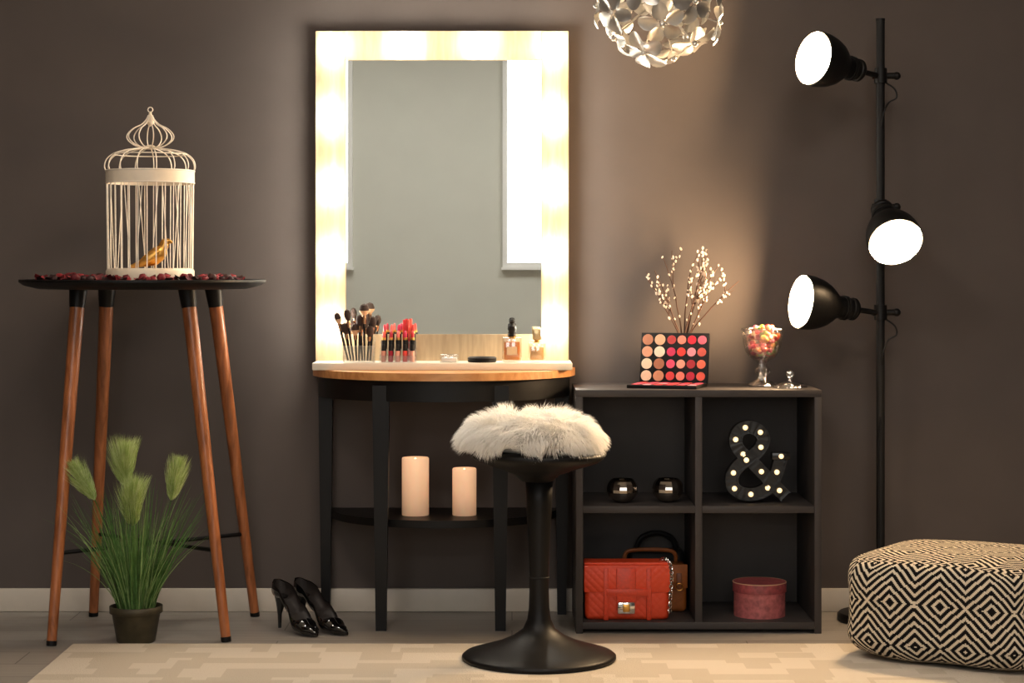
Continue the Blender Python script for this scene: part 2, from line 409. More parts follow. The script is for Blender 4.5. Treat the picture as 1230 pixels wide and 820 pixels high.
for r_ in range(4):
    zc=.021+.036*r_
    for c_ in range(2):
        Mx=M1@Matrix.Translation((-.082+.037*c_,.0,zc))@Matrix.Rotation(math.pi/2,4,'X')
        b.lathe([(0,.0012),(.0155,.0012),(.0162,0),(.0162,-.001)],pan(beig[(r_*2+c_)%8]),Mx,20)
    for c_ in range(4):
        Mx=M1@Matrix.Translation((-.010+.0305*c_,.0,zc))@Matrix.Rotation(math.pi/2,4,'X')
        b.lathe([(0,.0012),(.0125,.0012),(.0132,0),(.0132,-.001)],pan(reds[k%16]),Mx,20); k+=1
for r_ in range(4):
    for c_ in range(6):
        Mx=M0@Matrix.Translation((-.082+.033*c_,-.022-.034*r_,.010))
        b.lathe([(0,.0008),(.0125,.0008),(.013,0)],pan(reds[(k*3+c_)%16]),Mx,16); k+=1
b.done()

# ---------------------------------------------------------------- vase with twigs
b=B('willow_branch_vase')
vm=mat('dark_ceramic',(50,44,42),.3)
vx,vy=.512,-.085
b.lathe([(0,0),(.028,0),(.036,.02),(.040,.05),(.034,.085),(.022,.11),(.020,.125),(.024,.135),(.021,.135),(.017,.122),(.0,.11)],vm,Matrix.Translation((vx,vy,ST)),28)
tw=mat('twig_bark',(70,46,36),.8); bud=mat('willow_bud',(222,204,186),.8,var=.12)
random.seed(21)
def twig(p,d,L,r,depth):
    pts=[p.copy()]; q=p.copy(); dd=d.normalized(); n=9
    cv=Vector((U(-.5,.5),U(-.2,.2),U(-.1,.3)))
    for i in range(n):
        dd=(dd+cv*(1.0/n)+Vector((U(-.11,.11),U(-.07,.07),U(-.05,.05)))).normalized(); q=q+dd*L/n
        if q.y>-.03: q.y=-.03
        pts.append(q.copy())
    b.tube(pts,[r*(1-.5*i/n) for i in range(n+1)],tw,5)
    for i in range(3,n+1):
        for _ in range(2):
            if R()<(.55 if depth else .42):
                o=pts[i]+Vector((U(-.004,.004),U(-.003,.003),U(-.008,.008)))
                if o.z>ST+.17: b.ball(o,U(.0024,.0036),bud,sz=1.6,seg=7,M=Matrix.Rotation(U(-.8,.8),4,'Y'))
    if depth<1:
        for i in (4,5,6,7):
            if R()<.65:
                twig(pts[i],(dd+Vector((U(-.9,.9),U(-.4,.4),U(0,.5)))).normalized(),L*U(.28,.45),r*.7,depth+1)
for a,l in [(-.40,.235),(-.20,.275),(-.04,.290),(.10,.28),(.30,.265),(.50,.235),(.20,.25),(-.30,.25),(.0,.25),(.40,.26)]:
    twig(Vector((vx,vy,ST+.11)),Vector((a,U(-.2,.05),1)),l,.0027,0)
b.done()
random.seed(5)

# ---------------------------------------------------------------- candy dish + lid
b=B('glass_candy_goblet')
gx,gy=.731,-.20; T=Matrix.Translation((gx,gy,ST))
b.lathe([(0,0),(.038,0),(.040,.004),(.034,.010),(.020,.018),(.013,.028),(.016,.036),(.022,.042),(.022,.050),(.013,.058),(.012,.066),(.018,.074),(.036,.086),(.048,.102),(.054,.125),(.056,.150),(.061,.168)],glass,T,48,flute=.035,nf=12)
b.lathe([(0,.08),(.034,.089),(.045,.104),(.051,.126),(.053,.150),(.058,.168),(.061,.168)],glass,T,48,flute=.035,nf=12)
b.torus((gx,gy,ST+.168),.0595,.0022,glass,seg=48)
cc=[mat('candy_%d'%i,c,.3,coat=.4) for i,c in enumerate([(205,145,50),(175,40,50),(205,175,140),(195,95,40),(180,75,100),(105,125,50),(150,28,34),(200,145,105)])]
for i in range(150):
    z=U(.092,.174); rm_=.034+(min(z,.15)-.09)*.2; rm_=rm_ if z<.155 else rm_*.75; a=U(0,6.283); rr=rm_*math.sqrt(R())
    b.ball((gx+rr*math.cos(a),gy+rr*math.sin(a),ST+z),U(.0065,.0095),cc[i%8],sz=.7,seg=8,M=Matrix.Rotation(U(0,3),4,'X'))
b.done()
b=B('glass_dish_lid')
T=Matrix.Translation((.802,-.27,ST))
b.lathe([(.048,0),(.049,.003),(.046,.007),(.036,.014),(.018,.019),(.007,.022),(.005,.028),(.009,.033),(.012,.040),(.009,.048),(0,.052)],glass,T,40,flute=.03,nf=12)
b.torus((.802,-.27,ST+.003),.047,.0024,glass,seg=40); b.done()

# ---------------------------------------------------------------- mirrored tealight holders
dk=mat('smoked_mirror_glass',(165,158,150),.08,1.0,var=.1,scale=60)
for x,y in [(.318,-.28),(.449,-.27)]:
    b=B('mirrored_tealight_holder')
    prof=[]
    n=10; r=.043
    for i in range(n+1):
        ph=-math.pi/2+.35+ (math.pi-1.1)*i/n
        prof.append((r*1.04*math.cos(ph),r*.95*math.sin(ph)))
    z0=prof[0][1]; prof=[(a,z-z0) for a,z in prof]
    full=[(0,0)]+prof+[(prof[-1][0]-.003,prof[-1][1]-.001)]+[(a-.004,z+.003) for a,z in prof[::-1][1:-1]]+[(0,.006)]
    b.lathe(full,dk,Matrix.Translation((x,y,S1)),14)
    b.lathe([(0,.006),(.019,.006),(.019,.026),(.0,.024)],mat('tealight_wax',(240,235,225),.5),Matrix.Translation((x,y,S1)),20)
    b.done(ang=5)

# ---------------------------------------------------------------- marquee ampersand
b=B('marquee_ampersand_light')
warm=emis('marquee_bulb',(1.0,.66,.30),1.7)
mq=mat('marquee_black_enamel',(20,18,18),.25,spec=.6)
path2=[(.786,.372),(.757,.402),(.722,.440),(.688,.476),(.654,.508),(.642,.536),(.652,.566),(.680,.578),(.710,.566),(.722,.540),(.708,.508),(.678,.484),(.650,.462),(.632,.432),(.636,.400),(.662,.382),(.698,.380),(.730,.394),(.752,.424),(.764,.455),(.772,.488)]
pts=spline([(x,0,z) for x,z in path2],6)
yF,yB=-.30,-.262; hw=.0185
zmin=min(p.z for p in pts)-hw; pts=[Vector((p.x,0,(p.z-zmin)*.97+S1)) for p in pts]
vs=[];fs=[]
n=len(pts)
for i,p in enumerate(pts):
    t_=(pts[min(n-1,i+1)]-pts[max(0,i-1)]).normalized(); nn=Vector((-t_.z,0,t_.x))
    for off,y in ((hw,yF),(hw-.003,yF),(hw-.003,yF+.014),(-hw+.003,yF+.014),(-hw+.003,yF),(-hw,yF),(-hw,yB),(hw,yB)):
        q=p+nn*off; vs.append((q.x,y+ .0004*(i%3),max(S1,q.z)))
for i in range(n-1):
    for k in range(8): fs.append((i*8+k,i*8+(k+1)%8,(i+1)*8+(k+1)%8,(i+1)*8+k))
fs.append(tuple(range(8))); fs.append(tuple((n-1)*8+k for k in range(8)))
b.add(vs,fs,mq)
b.box((.772,(yF+yB)/2,pts[-1].z+.004),(.052,yB-yF,.020),mq,bev=.002)
for i in range(4,n-2,9):
    p=pts[i]; b.ball((p.x,yF+.006,p.z),.0075,warm,seg=12)
b.ball((.772,yF-.002,pts[-1].z+.004),.0072,warm,seg=12)
b.done()

# ---------------------------------------------------------------- red handbag
b=B('red_handbag')
rl,nt,bb=new_mat('red_quilted_leather'); bb.inputs['Base Color'].default_value=lin((222,70,34)); bb.inputs['Roughness'].default_value=.45
tc=nt.nodes.new('ShaderNodeTexCoord'); mp=nt.nodes.new('ShaderNodeMapping'); mp.inputs['Rotation'].default_value=(0,math.radians(45),0)
ck=nt.nodes.new('ShaderNodeTexVoronoi'); ck.inputs['Scale'].default_value=65; ck.inputs['Randomness'].default_value=0
nt.links.new(tc.outputs['Object'],mp.inputs['Vector']); nt.links.new(mp.outputs['Vector'],ck.inputs['Vector'])
bp=nt.nodes.new('ShaderNodeBump'); bp.inputs['Strength'].default_value=.8; bp.inputs['Distance'].default_value=.003; bp.invert=True
nt.links.new(ck.outputs['Distance'],bp.inputs['Height']); nt.links.new(bp.outputs['Normal'],bb.inputs['Normal'])
rs_=mat('red_leather_smooth',(212,64,32),.4,bump=.1,scale=150)
hx0,hx1,hy0,hy1=.208,.448,-.335,-.25
b.box(((hx0+hx1)/2,(hy0+hy1)/2,S0+.079),(hx1-hx0,hy1-hy0,.158),rl,bev=.014,seg=4)
b.box(((hx0+hx1)/2,hy0-.001,S0+.118),(hx1-hx0+.006,.010,.078),rl,bev=.004)
b.box(((hx0+hx1)/2,(hy0+hy1)/2-.004,S0+.160),(hx1-hx0+.004,hy1-hy0-.006,.010),rl,bev=.004)
b.box((.325,hy0-.006,S0+.090),(.056,.008,.120),rs_,bev=.003)
b.box((.328,hy0-.0085,S0+.080),(.120,.006,.020),rs_,bev=.002)
for x in (.268,.39): b.box((x,hy0-.004,S0+.075),(.014,.008,.148),rs_,bev=.002)
b.box((.325,hy0-.013,S0+.037),(.050,.008,.034),chrome,bev=.003); b.box((.325,hy0-.018,S0+.037),(.02,.004,.022),gold,bev=.002)
p0=[(.425,-.30,S0+.165),(.438,-.315,S0+.172),(.450,-.335,S0+.160),(.454,-.346,S0+.13),(.452,-.348,S0+.09),(.450,-.347,S0+.05),(.448,-.35,S0+.022)]
sp_=spline(p0,5)
for i in range(0,len(sp_)-1):
    d=sp_[i+1]-sp_[i]; Mx=axisM((0,0,0),d).to_3x3().to_4x4()@Matrix.Rotation(math.pi/2*(i%2),4,'Z')@Matrix.Rotation(math.pi/2,4,'X')
    b.torus(sp_[i],.0048,.0013,chrome,Mx,seg=10,ts=5,sy=1.25)
b.done()
b=B('brown_handbag')
bl=mat('cognac_leather',(146,80,30),.45,bump=.2,scale=120)
b.box((.415,-.165,S0+.070),(.19,.08,.140),bl,bev=.014,seg=4)
b.box((.415,-.206,S0+.105),(.194,.008,.070),bl,bev=.003)
b.box((.487,-.208,S0+.09),(.016,.01,.05),mat('cognac_strap',(110,56,24),.4),bev=.002)
b.torus((.487,-.214,S0+.075),.010,.002,gold,Matrix.Rotation(math.pi/2,4,'X'))
b.tube(spline([(.33,-.165,S0+.135),(.333,-.165,S0+.165),(.36,-.165,S0+.176),(.45,-.165,S0+.176),(.478,-.165,S0+.165),(.48,-.165,S0+.135)],6),.006,bl,8)
b.done()
b=B('black_clutch_bag')
b.box((.428,-.085,S0+.085),(.17,.05,.17),blackmat,bev=.02,seg=4)
b.tube(spline([(.37,-.085,S0+.165),(.385,-.085,S0+.2),(.43,-.085,S0+.215),(.475,-.085,S0+.2),(.49,-.085,S0+.165)],6),.008,black,8)
b.done()

# ---------------------------------------------------------------- pink round gift box
b=B('round_gift_box')
pk=mat('dusty_rose_card',(166,90,90),.6,var=.35,scale=70); pk2=mat('rose_lid',(138,62,64),.55,var=.3,scale=90)
T=Matrix.Translation((.716,-.25,S0))
b.lathe([(0,0),(.074,0),(.074,.075),(0,.075)],pk,T,48)
b.lathe([(.074,.070),(.0775,.070),(.0775,.096),(.0765,.098),(0,.098)],pk2,T,48)
b.torus((.716,-.25,S0+.097),.0765,.0015,mat('cord',(190,150,120),.6),seg=48)
b.done()

# ---------------------------------------------------------------- stool
sx,sy=.071,-.785
b=B('fur_topped_stool'); T=Matrix.Translation((sx,sy,RUGZ))
b.lathe([(0,0),(.198,0),(.202,.004),(.202,.010),(.196,.015),(.16,.026),(.11,.042),(.070,.060),(.042,.080),(.031,.105),(.027,.135),(.0255,.18),(.0262,.25),(.030,.33),(.034,.41),(.0365,.478),(0,.478)],black,T,56)
b.torus((sx,sy,RUGZ+.215),.0255,.0018,blackmat,seg=36)
Tt=T@Matrix.Translation((-.006,0,.476))@Matrix.Rotation(math.radians(1),4,'Y')
b.lathe([(0,-.01),(.040,-.01),(.060,.008),(.11,.026),(.160,.042),(.174,.052),(.178,.060),(.174,.068),(.15,.072),(0,.074)],black,Tt,56)
furb=mat('sheepskin_hide',(248,244,238),.9,var=.02)
fur=fibre('white_faux_fur',(253,251,247),.45,var=.02)
fc=Vector((sx-.022,sy,RUGZ+.583)); ax_,ay_,az_=.167,.160,.048
b.ball(fc,1.0,furb,sx=ax_,sy=ay_,sz=az_,seg=40)
vs=[];fs=[]
for i in range(24000):
    th=U(0,2*math.pi); w=U(-.42,1.0); rr=math.sqrt(max(0,1-w*w))
    n0=Vector((rr*math.cos(th),rr*math.sin(th),w))
    p=fc+Vector((n0.x*ax_,n0.y*ay_,n0.z*az_))
    nm=Vector((n0.x/ax_,n0.y/ay_,n0.z/az_)).normalized()
    out=Vector((n0.x,n0.y,0)) if rr>1e-3 else Vector((1,0,0))
    cl=Vector((noise.noise(p*22),noise.noise(p*22+Vector((7,3,1))),noise.noise(p*22+Vector((1,9,4)))))
    L=U(.026,.050)
    rim=max(0,(rr-.8)/.2)
    d0=(nm*.7+out*.75+cl*1.1+Vector((U(-.12,.12),U(-.12,.12),U(-.12,.12)))).normalized()
    d1=(d0*.6+out*.5+cl*.7+Vector((0,0,-.55-.7*rim))).normalized()
    a=p; q1=a+d0*L*.4; q2=q1+(d0*.5+d1*.5)*L*.35; q3=q2+d1*L*.35
    side=d0.cross(Vector((U(-1,1),U(-1,1),U(-1,1)))).normalized()*.0008
    o=len(vs); vs+=[a-side,a+side,q1-side,q1+side,q2-side*.8,q2+side*.8,q3]
    fs+=[(o,o+1,o+3,o+2),(o+2,o+3,o+5,o+4),(o+4,o+5,o+6)]
b.add(vs,fs,fur)
b.done(ang=None,recalc=False)

# ---------------------------------------------------------------- bar table
tx,ty=-1.045,-.362; TZ=.997
b=B('round_bar_table')
b.lathe([(0,.974),(.29,.976),(.330,.986),(.345,.996),(.345,1.002),(.342,1.003),(.337,TZ),(0,TZ)],black,Matrix.Translation((tx,ty,0)),72)
lw=wood('walnut_leg',(128,72,36),(176,106,62),.4,(14,14,1.5),5,coat=.15)
legs=[((-1.263,-.55),(-1.215,-.43)),((-.792,-.49),(-.912,-.42)),((-1.245,-.09),(-1.178,-.22)),((-.764,-.09),(-.868,-.22))]
mid=[]
for (bx_,by_),(ux,uy) in legs:
    p0=Vector((bx_,by_,.0)); p1=Vector((ux,uy,.978)); d=p1-p0
    b.cyl(p0+d*.012,p0+d*.955,.0135,lw,.0205,20)
    b.cyl(p0,p0+d*.014,.014,black,.0145,16)
    b.cyl(p0+d*.945,p1,.0215,black,.026,20)
    mid.append(p0+d*.255)
b.tube([mid[0],mid[3]],.006,black,8); b.tube([mid[1]+Vector((0,0,-.0)),mid[2]],.006,black,8)
b.done()

b=B('dried_rose_potpourri')
pc=[mat('petal_%d'%i,c,.7,var=.3,scale=80) for i,c in enumerate([(124,24,32),(94,16,24),(152,40,46),(64,30,24),(50,18,18)])]
cnt=0
while cnt<230:
    a=U(0,6.283); rr=.305*math.sqrt(R()); x=tx+rr*math.cos(a); y=ty+rr*math.sin(a)
    if math.hypot(x+1.026,y+.362)<.145: continue
    cnt+=1; s_=U(.008,.018); M=Matrix.Translation((x,y,TZ+s_*.6))@Matrix.Rotation(U(0,6),4,'Z')@Matrix.Rotation(U(-.6,.6),4,'X')
    if R()<.45:
        b.lathe([(0,-s_*.5),(s_*.6,-s_*.35),(s_*.8,s_*.2),(s_*.5,s_*.7),(0,s_*.4)],pc[cnt%5],M,6)
    else:
        vs=[(-s_,-s_*.6,-s_*.1),(0,-s_*.75,-s_*.4),(s_,-s_*.5,s_*.2),(-s_*.9,0,s_*.1),(0,0,-s_*.3),(s_*1.1,0,s_*.3),(-s_,s_*.6,s_*.45),(0,s_*.8,.1*s_),(s_,s_*.6,s_*.6)]
        b.add(vs,[(0,1,4,3),(1,2,5,4),(3,4,7,6),(4,5,8,7)],pc[cnt%5],M)
b.done(ang=None)

# ---------------------------------------------------------------- bird cage
b=B('decorative_birdcage'); cx_,cy_=-1.026,-.362
T=Matrix.Translation((cx_,cy_,0)); wm=white_wire; cw=mat('cream_wood_band',(236,220,196),.5,var=.05)
b.lathe([(0,TZ),(.122,TZ),(.124,TZ+.004),(.124,TZ+.030),(.120,TZ+.036),(.116,TZ+.038),(.112,TZ+.030),(0,TZ+.026)],cw,T,56)
b.lathe([(.121,1.275),(.1245,1.275),(.1245,1.309),(.121,1.309),(.121,1.275)],cw,T,56)
b.torus((cx_,cy_,1.276),.1235,.0022,wm,seg=56); b.torus((cx_,cy_,1.31),.1235,.0026,wm,seg=56)
N=30
dome=spline([(.123,0,1.309),(.1275,0,1.322),(.122,0,1.342),(.104,0,1.358),(.075,0,1.368),(.042,0,1.373),(.014,0,1.377)],4)
for k in range(N):
    a=2*math.pi*k/N; c,s_=math.cos(a),math.sin(a)
    b.tube([(cx_+.119*c,cy_+.119*s_,TZ+.03),(cx_+.1215*c,cy_+.1215*s_,1.28)],.0016,wm,5)
    if k%2==0:
        b.tube([(cx_+p.x*c,cy_+p.x*s_,p.z) for p in dome],.0018,wm,5)
for k in range(14):
    a=2*math.pi*(k+.5)/14; a2=a+.16*(1 if k%2 else -1)
    b.tube([(cx_+.1195*math.cos(a2),cy_+.1195*math.sin(a2),TZ+.03),(cx_+.1215*math.cos(a),cy_+.1215*math.sin(a),1.275)],.0013,wm,5)
b.torus((cx_,cy_,1.357),.104,.0017,wm,seg=40)
on=spline([(.012,0,1.376),(.040,0,1.381),(.062,0,1.396),(.066,0,1.412),(.050,0,1.430),(.026,0,1.442),(.012,0,1.456),(.006,0,1.468)],4)
for k in range(10):
    a=2*math.pi*k/10; b.tube([(cx_+p.x*math.cos(a),cy_+p.x*math.sin(a),p.z) for p in on],.0018,wm,5)
b.lathe([(0,1.372),(.014,1.372),(.016,1.378),(.010,1.383),(0,1.385)],cw,T,20)
b.lathe([(0,1.436),(.006,1.440),(.012,1.448),(.011,1.456),(.006,1.466),(.0035,1.476),(0,1.48)],cw,T,20)
b.torus((cx_,cy_,1.484),.007,.0016,wm,Matrix.Rotation(math.pi/2,4,'X'),seg=18)
b.done()
# gold bird: plump breast, round head with beak, folded wings, long tail, two legs on a base
b=B('gold_bird_figurine')
fz=TZ+.027; ox,oy=-1.01,-.385
b.lathe([(0,0),(.026,0),(.026,.005),(.014,.009),(.004,.012),(0,.012)],gold,Matrix.Translation((ox,oy,fz)),20)
pts=spline([(ox-.066,oy,fz+.014),(ox-.044,oy,fz+.022),(ox-.024,oy,fz+.030),(ox-.004,oy,fz+.040),(ox+.014,oy,fz+.054),(ox+.024,oy,fz+.069),(ox+.031,oy,fz+.082),(ox+.041,oy,fz+.086),(ox+.052,oy,fz+.083)],5)
rad=[.006,.009,.015,.023,.022,.0145,.0140,.008,.001]
rr=[]
for i in range(len(rad)-1):
    for k in range(5): rr.append(rad[i]+(rad[i+1]-rad[i])*k/5)
rr.append(rad[-1])
b.tube(pts,rr,gold,16,flat=.8)
for s_ in (-1,1):
    b.ball((ox-.012,oy+s_*.016,fz+.040),.028,gold,sx=1.3,sy=.22,sz=.5,seg=14,M=Matrix.Rotation(-.62,4,'Y'))
    b.ball((ox+.036,oy+s_*.010,fz+.086),.0018,black,seg=8)
    b.cyl((ox+.002,oy+s_*.006,fz+.008),(ox+.004,oy+s_*.006,fz+.028),.0018,gold)
b.done()

# ---------------------------------------------------------------- potted grass
b=B('potted_grass_plant'); px_,py_=-1.042,-.49
potm=mat('mossy_bronze_pot',(66,60,44),.55,metal=.3,var=.4,scale=25,bump=.4)
T=Matrix.Translation((px_,py_,0))
b.lathe([(0,0),(.050,0),(.053,.004),(.066,.078),(.068,.080),(.073,.082),(.073,.100),(.069,.101),(.066,.095),(.064,.086),(0,.086)],potm,T,40)
b.lathe([(0,.093),(.04,.092),(.066,.086)],mat('soil',(40,30,22),.9,scale=90,bump=.6),T,24)
gm=[fibre('grass_%d'%i,c,.3,var=.2) for i,c in enumerate([(104,138,80),(76,110,60),(138,164,106),(90,128,74)])]
def blade(p,d,L,w,mt,droop,n=7):
    vs=[];q=p.copy();dd=d.normalized(); side=dd.cross(Vector((U(-1,1),U(-1,1),.1))).normalized()
    for i in range(n+1):
        ww=w*(1-(i/n)**2)+.0002
        vs+= [q-side*ww,q+side*ww]
        dd=(dd+Vector((d.x*.3,d.y*.3,-droop))*(1/n)).normalized(); q=q+dd*L/n
    b.add(vs,[(2*i,2*i+1,2*i+3,2*i+2) for i in range(n)],mt)
for i in range(460):
    a=U(0,6.283); r_=.05*math.sqrt(R()); p=Vector((px_+r_*math.cos(a),py_+r_*math.sin(a),.088))
    sp=U(.02,.44); a2=a+U(-.5,.5); 
    blade(p,Vector((sp*math.cos(a2),sp*math.sin(a2)*.8,1)),U(.18,.37),U(.0009,.0017),gm[i%4],U(.0,1.1))
plm=[fibre('plume_%d'%i,c,.5,var=.12) for i,c in enumerate([(196,212,144),(172,194,118),(220,230,178)])]
def plume(stem,rm_,k0f,cnt=2600):
    sp=spline(stem,8); b.tube(sp,.0016,gm[1],5)
    n=len(sp); k0=int(n*k0f)
    seg=sp[k0:]; m_=len(seg)
    for i in range(cnt):
        t=U(0,1); f_=t*(m_-1); j=min(m_-2,int(f_)); p=seg[j].lerp(seg[j+1],f_-j); d=(seg[j+1]-seg[j]).normalized()
        a=U(0,6.283); rv=Vector((math.cos(a),math.sin(a),U(-.3,.3))); rv=(rv-d*rv.dot(d)).normalized()
        wdt=rm_*(math.sin(math.pi*min(1,(t*.84+.14)))**.8)
        Lf=wdt*(.35+1.15*R()**1.4)
        q=p+rv*Lf*.85+d*(Lf*1.3+.008)+Vector((U(-.003,.003),U(-.003,.003),U(-.004,.002))); mdp=p+rv*Lf*.55+d*Lf*.5
        sd=(q-p).normalized().cross(Vector((U(-1,1),U(-1,1),U(-1,1)))).normalized()*.0006
        b.add([p-sd,p+sd,mdp-sd,mdp+sd,q],[(0,1,3,2),(2,3,4)],plm[i%3])
plume([(px_,py_,.09),(-1.045,-.50,.24),(-1.052,-.50,.36),(-1.062,-.505,.42),(-1.070,-.51,.48),(-1.066,-.51,.540)],.042,.62)
plume([(px_+.01,py_,.09),(-1.04,-.50,.24),(-1.043,-.51,.31),(-1.046,-.525,.355),(-1.044,-.53,.40),(-1.034,-.53,.440)],.042,.45)
plume([(px_-.02,py_,.09),(-1.09,-.50,.24),(-1.125,-.50,.32),(-1.150,-.50,.385),(-1.18,-.50,.435),(-1.212,-.50,.49)],.032,.62,1800)
plume([(px_+.02,py_,.09),(-1.0,-.50,.24),(-.962,-.50,.33),(-.945,-.50,.385),(-.935,-.50,.435),(-.922,-.50,.50)],.032,.62,1800)
b.done(ang=None,recalc=False)

# ---------------------------------------------------------------- high heels (one pair, two shoes)
pat=mat('black_patent_leather',(9,9,10),.12,coat=.8,var=.1); ins=mat('shoe_lining',(34,28,26),.6)
def shoe(hx,hy,tx_,ty_):
    b=B('high_heel_shoe')
    hp=Vector((hx,hy,0)); tp=Vector((tx_,ty_,0)); d=(tp-hp); L=d.length; d.normalize(); sd=Vector((-d.y,d.x,0))
    def ip(t,ks):
        for (a,va),(c,vc) in zip(ks,ks[1:]):
            if t<=c:
                u=(t-a)/(c-a); u=u*u*(3-2*u); return va+(vc-va)*u
        return ks[-1][1]
    zb=[(0,.088),(.22,.084),(.45,.050),(.68,.006),(.85,.0),(1,.004)]
    wd=[(0,.012),(.06,.025),(.16,.029),(.4,.027),(.68,.038),(.82,.030),(.94,.014),(1,.003)]
    ht=[(0,.054),(.12,.054),(.35,.046),(.6,.042),(.72,.040),(.85,.028),(1,.010)]
    an=[(0,150),(.05,128),(.3,110),(.55,108),(.66,132),(.72,178),(1,178)]
    m_=20
    for inner in (0,1):
        vs=[];fs=[]; n=28 if inner else 40
        for i in range(n+1):
            t=i/40; w=ip(t,wd)-.0022*inner; h=ip(t,ht)-.0055*inner; A=math.radians(ip(t,an)-2*inner); z0=ip(t,zb)+.003*inner
            for k in range(m_+1):
                a=-A+2*A*k/m_
                lat=w*math.copysign(abs(math.sin(a))**.8,math.sin(a)) if abs(a)<math.pi*.5 else w*math.sin(a)
                z=z0+h*.5*(1-math.cos(a))
                if a and abs(a)>math.pi/2 and t<.62: lat=w*math.copysign(1-.18*(abs(a)-math.pi/2),a)
                p=hp+d*(t*L+.002*inner)+sd*lat; vs.append((p.x,p.y,z))
        for i in range(n):
            for k in range(m_):
                q=i*(m_+1)+k; fs.append((q,q+1,q+m_+2,q+m_+1))
        fs.append(tuple(range(m_+1)))
        b.add(vs,fs,ins if inner else pat)
    hh=hp+d*.022
    b.tube([hh+d*.004+Vector((0,0,.095)),hh+d*.0+Vector((0,0,.07)),hh-d*.004+Vector((0,0,.04)),hh-d*.004],[.021,.013,.0065,.0048],pat,12)
    return b.done(ang=60)
shoe(-.680,-.262,-.545,-.435)
shoe(-.622,-.235,-.462,-.415)

# ---------------------------------------------------------------- floor lamp
b=B('three_head_floor_lamp'); lx,ly=1.083,-.16
b.lathe([(0,0),(.122,0),(.126,.004),(.126,.018),(.120,.024),(.03,.028),(.018,.045),(0,.045)],black,Matrix.Translation((lx,ly,0)),56)
b.cyl((lx,ly,.03),(lx,ly,1.76),.0125,blackmat)
b.lathe([(0,1.76),(.0135,1.76),(.0135,1.768),(0,1.77)],black,Matrix.Translation((lx,ly,0)),20)
glow=emis('lamp_diffuser_glow',(1.0,.68,.38),310.0)
ringg=emis('lamp_diffuser_rim',(1.0,.74,.44),1.15)
inner=mat('shade_inner_white',(240,236,225),.4)
def head(j,o):
    j=Vector(j); o=Vector(o); d=(o-j).normalized()
    M=axisM(o,-d)
    b.lathe([(.077,-.002),(.080,0),(.080,.010),(.0785,.03),(.073,.055),(.062,.080),(.047,.100),(.036,.112),(.033,.120),(.033,.150),(.030,.155),(.030,.160),(.033,.163),(.033,.172),(.026,.180),(0,.182)],black,M,44)
    b.lathe([(.077,-.002),(.076,.02),(.06,.078),(.03,.105),(0,.108)],inner,M,40)
    b.lathe([(.0755,.006),(.070,.004)],ringg,M,40)
    b.lathe([(.070,.004),(.05,.001),(0,-.004)],glow,M,40)
    back=o-d*.178
    b.cyl(back,j,.008,black)
    for q in (.135,.143): b.lathe([(.033,q-.002),(.036,q-.002),(.036,q+.002),(.033,q+.002)],blackmat,M,30)
def clamp(z):
    b.cyl((lx,ly,z-.022),(lx,ly,z+.022),.019,black); b.cyl((lx-.025,ly,z),(lx+.045,ly,z),.009,black); b.ball((lx+.048,ly,z),.012,black,seg=12)
    b.tube(spline([(lx+.015,ly-.0,z-.02),(lx+.040,ly-.01,z-.04),(lx+.045,ly-.01,z-.065),(lx+.022,ly-.01,z-.08),(lx+.006,ly-.02,z-.11),(lx-.0,ly-.015,z-.15)],6),.0026,black,6)
clamp(1.600); head((lx-.015,ly-.012,1.600),(.866,-.295,1.637))
clamp(1.215); head((lx-.008,ly-.022,1.225),(1.090,-.350,1.110))
clamp(.905);  head((lx-.015,ly-.010,.905),(.838,-.245,.938))
b.tube(spline([(lx+.0,ly-.014,.60),(lx-.012,ly-.02,.5),(lx-.01,ly-.018,.35),(lx-.012,ly-.018,.2),(lx-.01,ly-.02,.04)],6),.003,black,6)
b.done()

# ---------------------------------------------------------------- flower pendant lamp
b=B('metal_flower_pendant_lamp')
pc_=Vector((.400,-.55,1.772)); PR=.164
pet=mat('brushed_silver_petal',(220,217,211),.32,.88,var=.06)
NP=27
for i in range(NP):
    zf=1-2*(i+.5)/NP; a=i*2.39996+.7; rr=math.sqrt(1-zf*zf); dv=Vector((rr*math.cos(a),rr*math.sin(a),zf))
    rad_=PR+U(-.014,.018)
    M=axisM(pc_+dv*rad_,(dv+Vector((U(-.25,.25),U(-.25,.25),U(-.25,.25)))).normalized())@Matrix.Rotation(U(0,6),4,'Z')
    FR=U(.060,.070)
    for k in range(5):
        Mk=M@Matrix.Rotation(2*math.pi*k/5,4,'Z'); vs=[(0.004,0,0)];fs=[]
        for q in range(15):
            a_=math.pi*(-1+2*q/14)*.93
            x=FR*(.60+.40*math.cos(a_)); y=FR*.34*math.sin(a_); z=.010*(y/(FR*.36))**2-.010*(x/FR)**2
            vs.append((x,y,z))
        vs.append((FR*.55,0,-.004))
        for q in range(14): fs.append((1+q,2+q,16))
        fs.append((0,1,16)); fs.append((0,16,15))
        b.add(vs,fs,pet,Mk)
    b.ball(M@Vector((0,0,.004)),.008,pet,seg=10)
    b.tube([pc_+dv*.03,pc_+dv*rad_],.0018,pet,5)
b.ball(pc_,.045,mat('opal_globe',(235,232,225),.3),seg=24)
b.cyl(pc_+Vector((0,0,.04)),(pc_.x,pc_.y,2.97),.003,black)
b.lathe([(0,2.95),(.05,2.955),(.055,2.98),(.055,3.0),(0,3.0)],chrome,Matrix.Translation((pc_.x,pc_.y,0)),30)
b.done(ang=60,recalc=False)

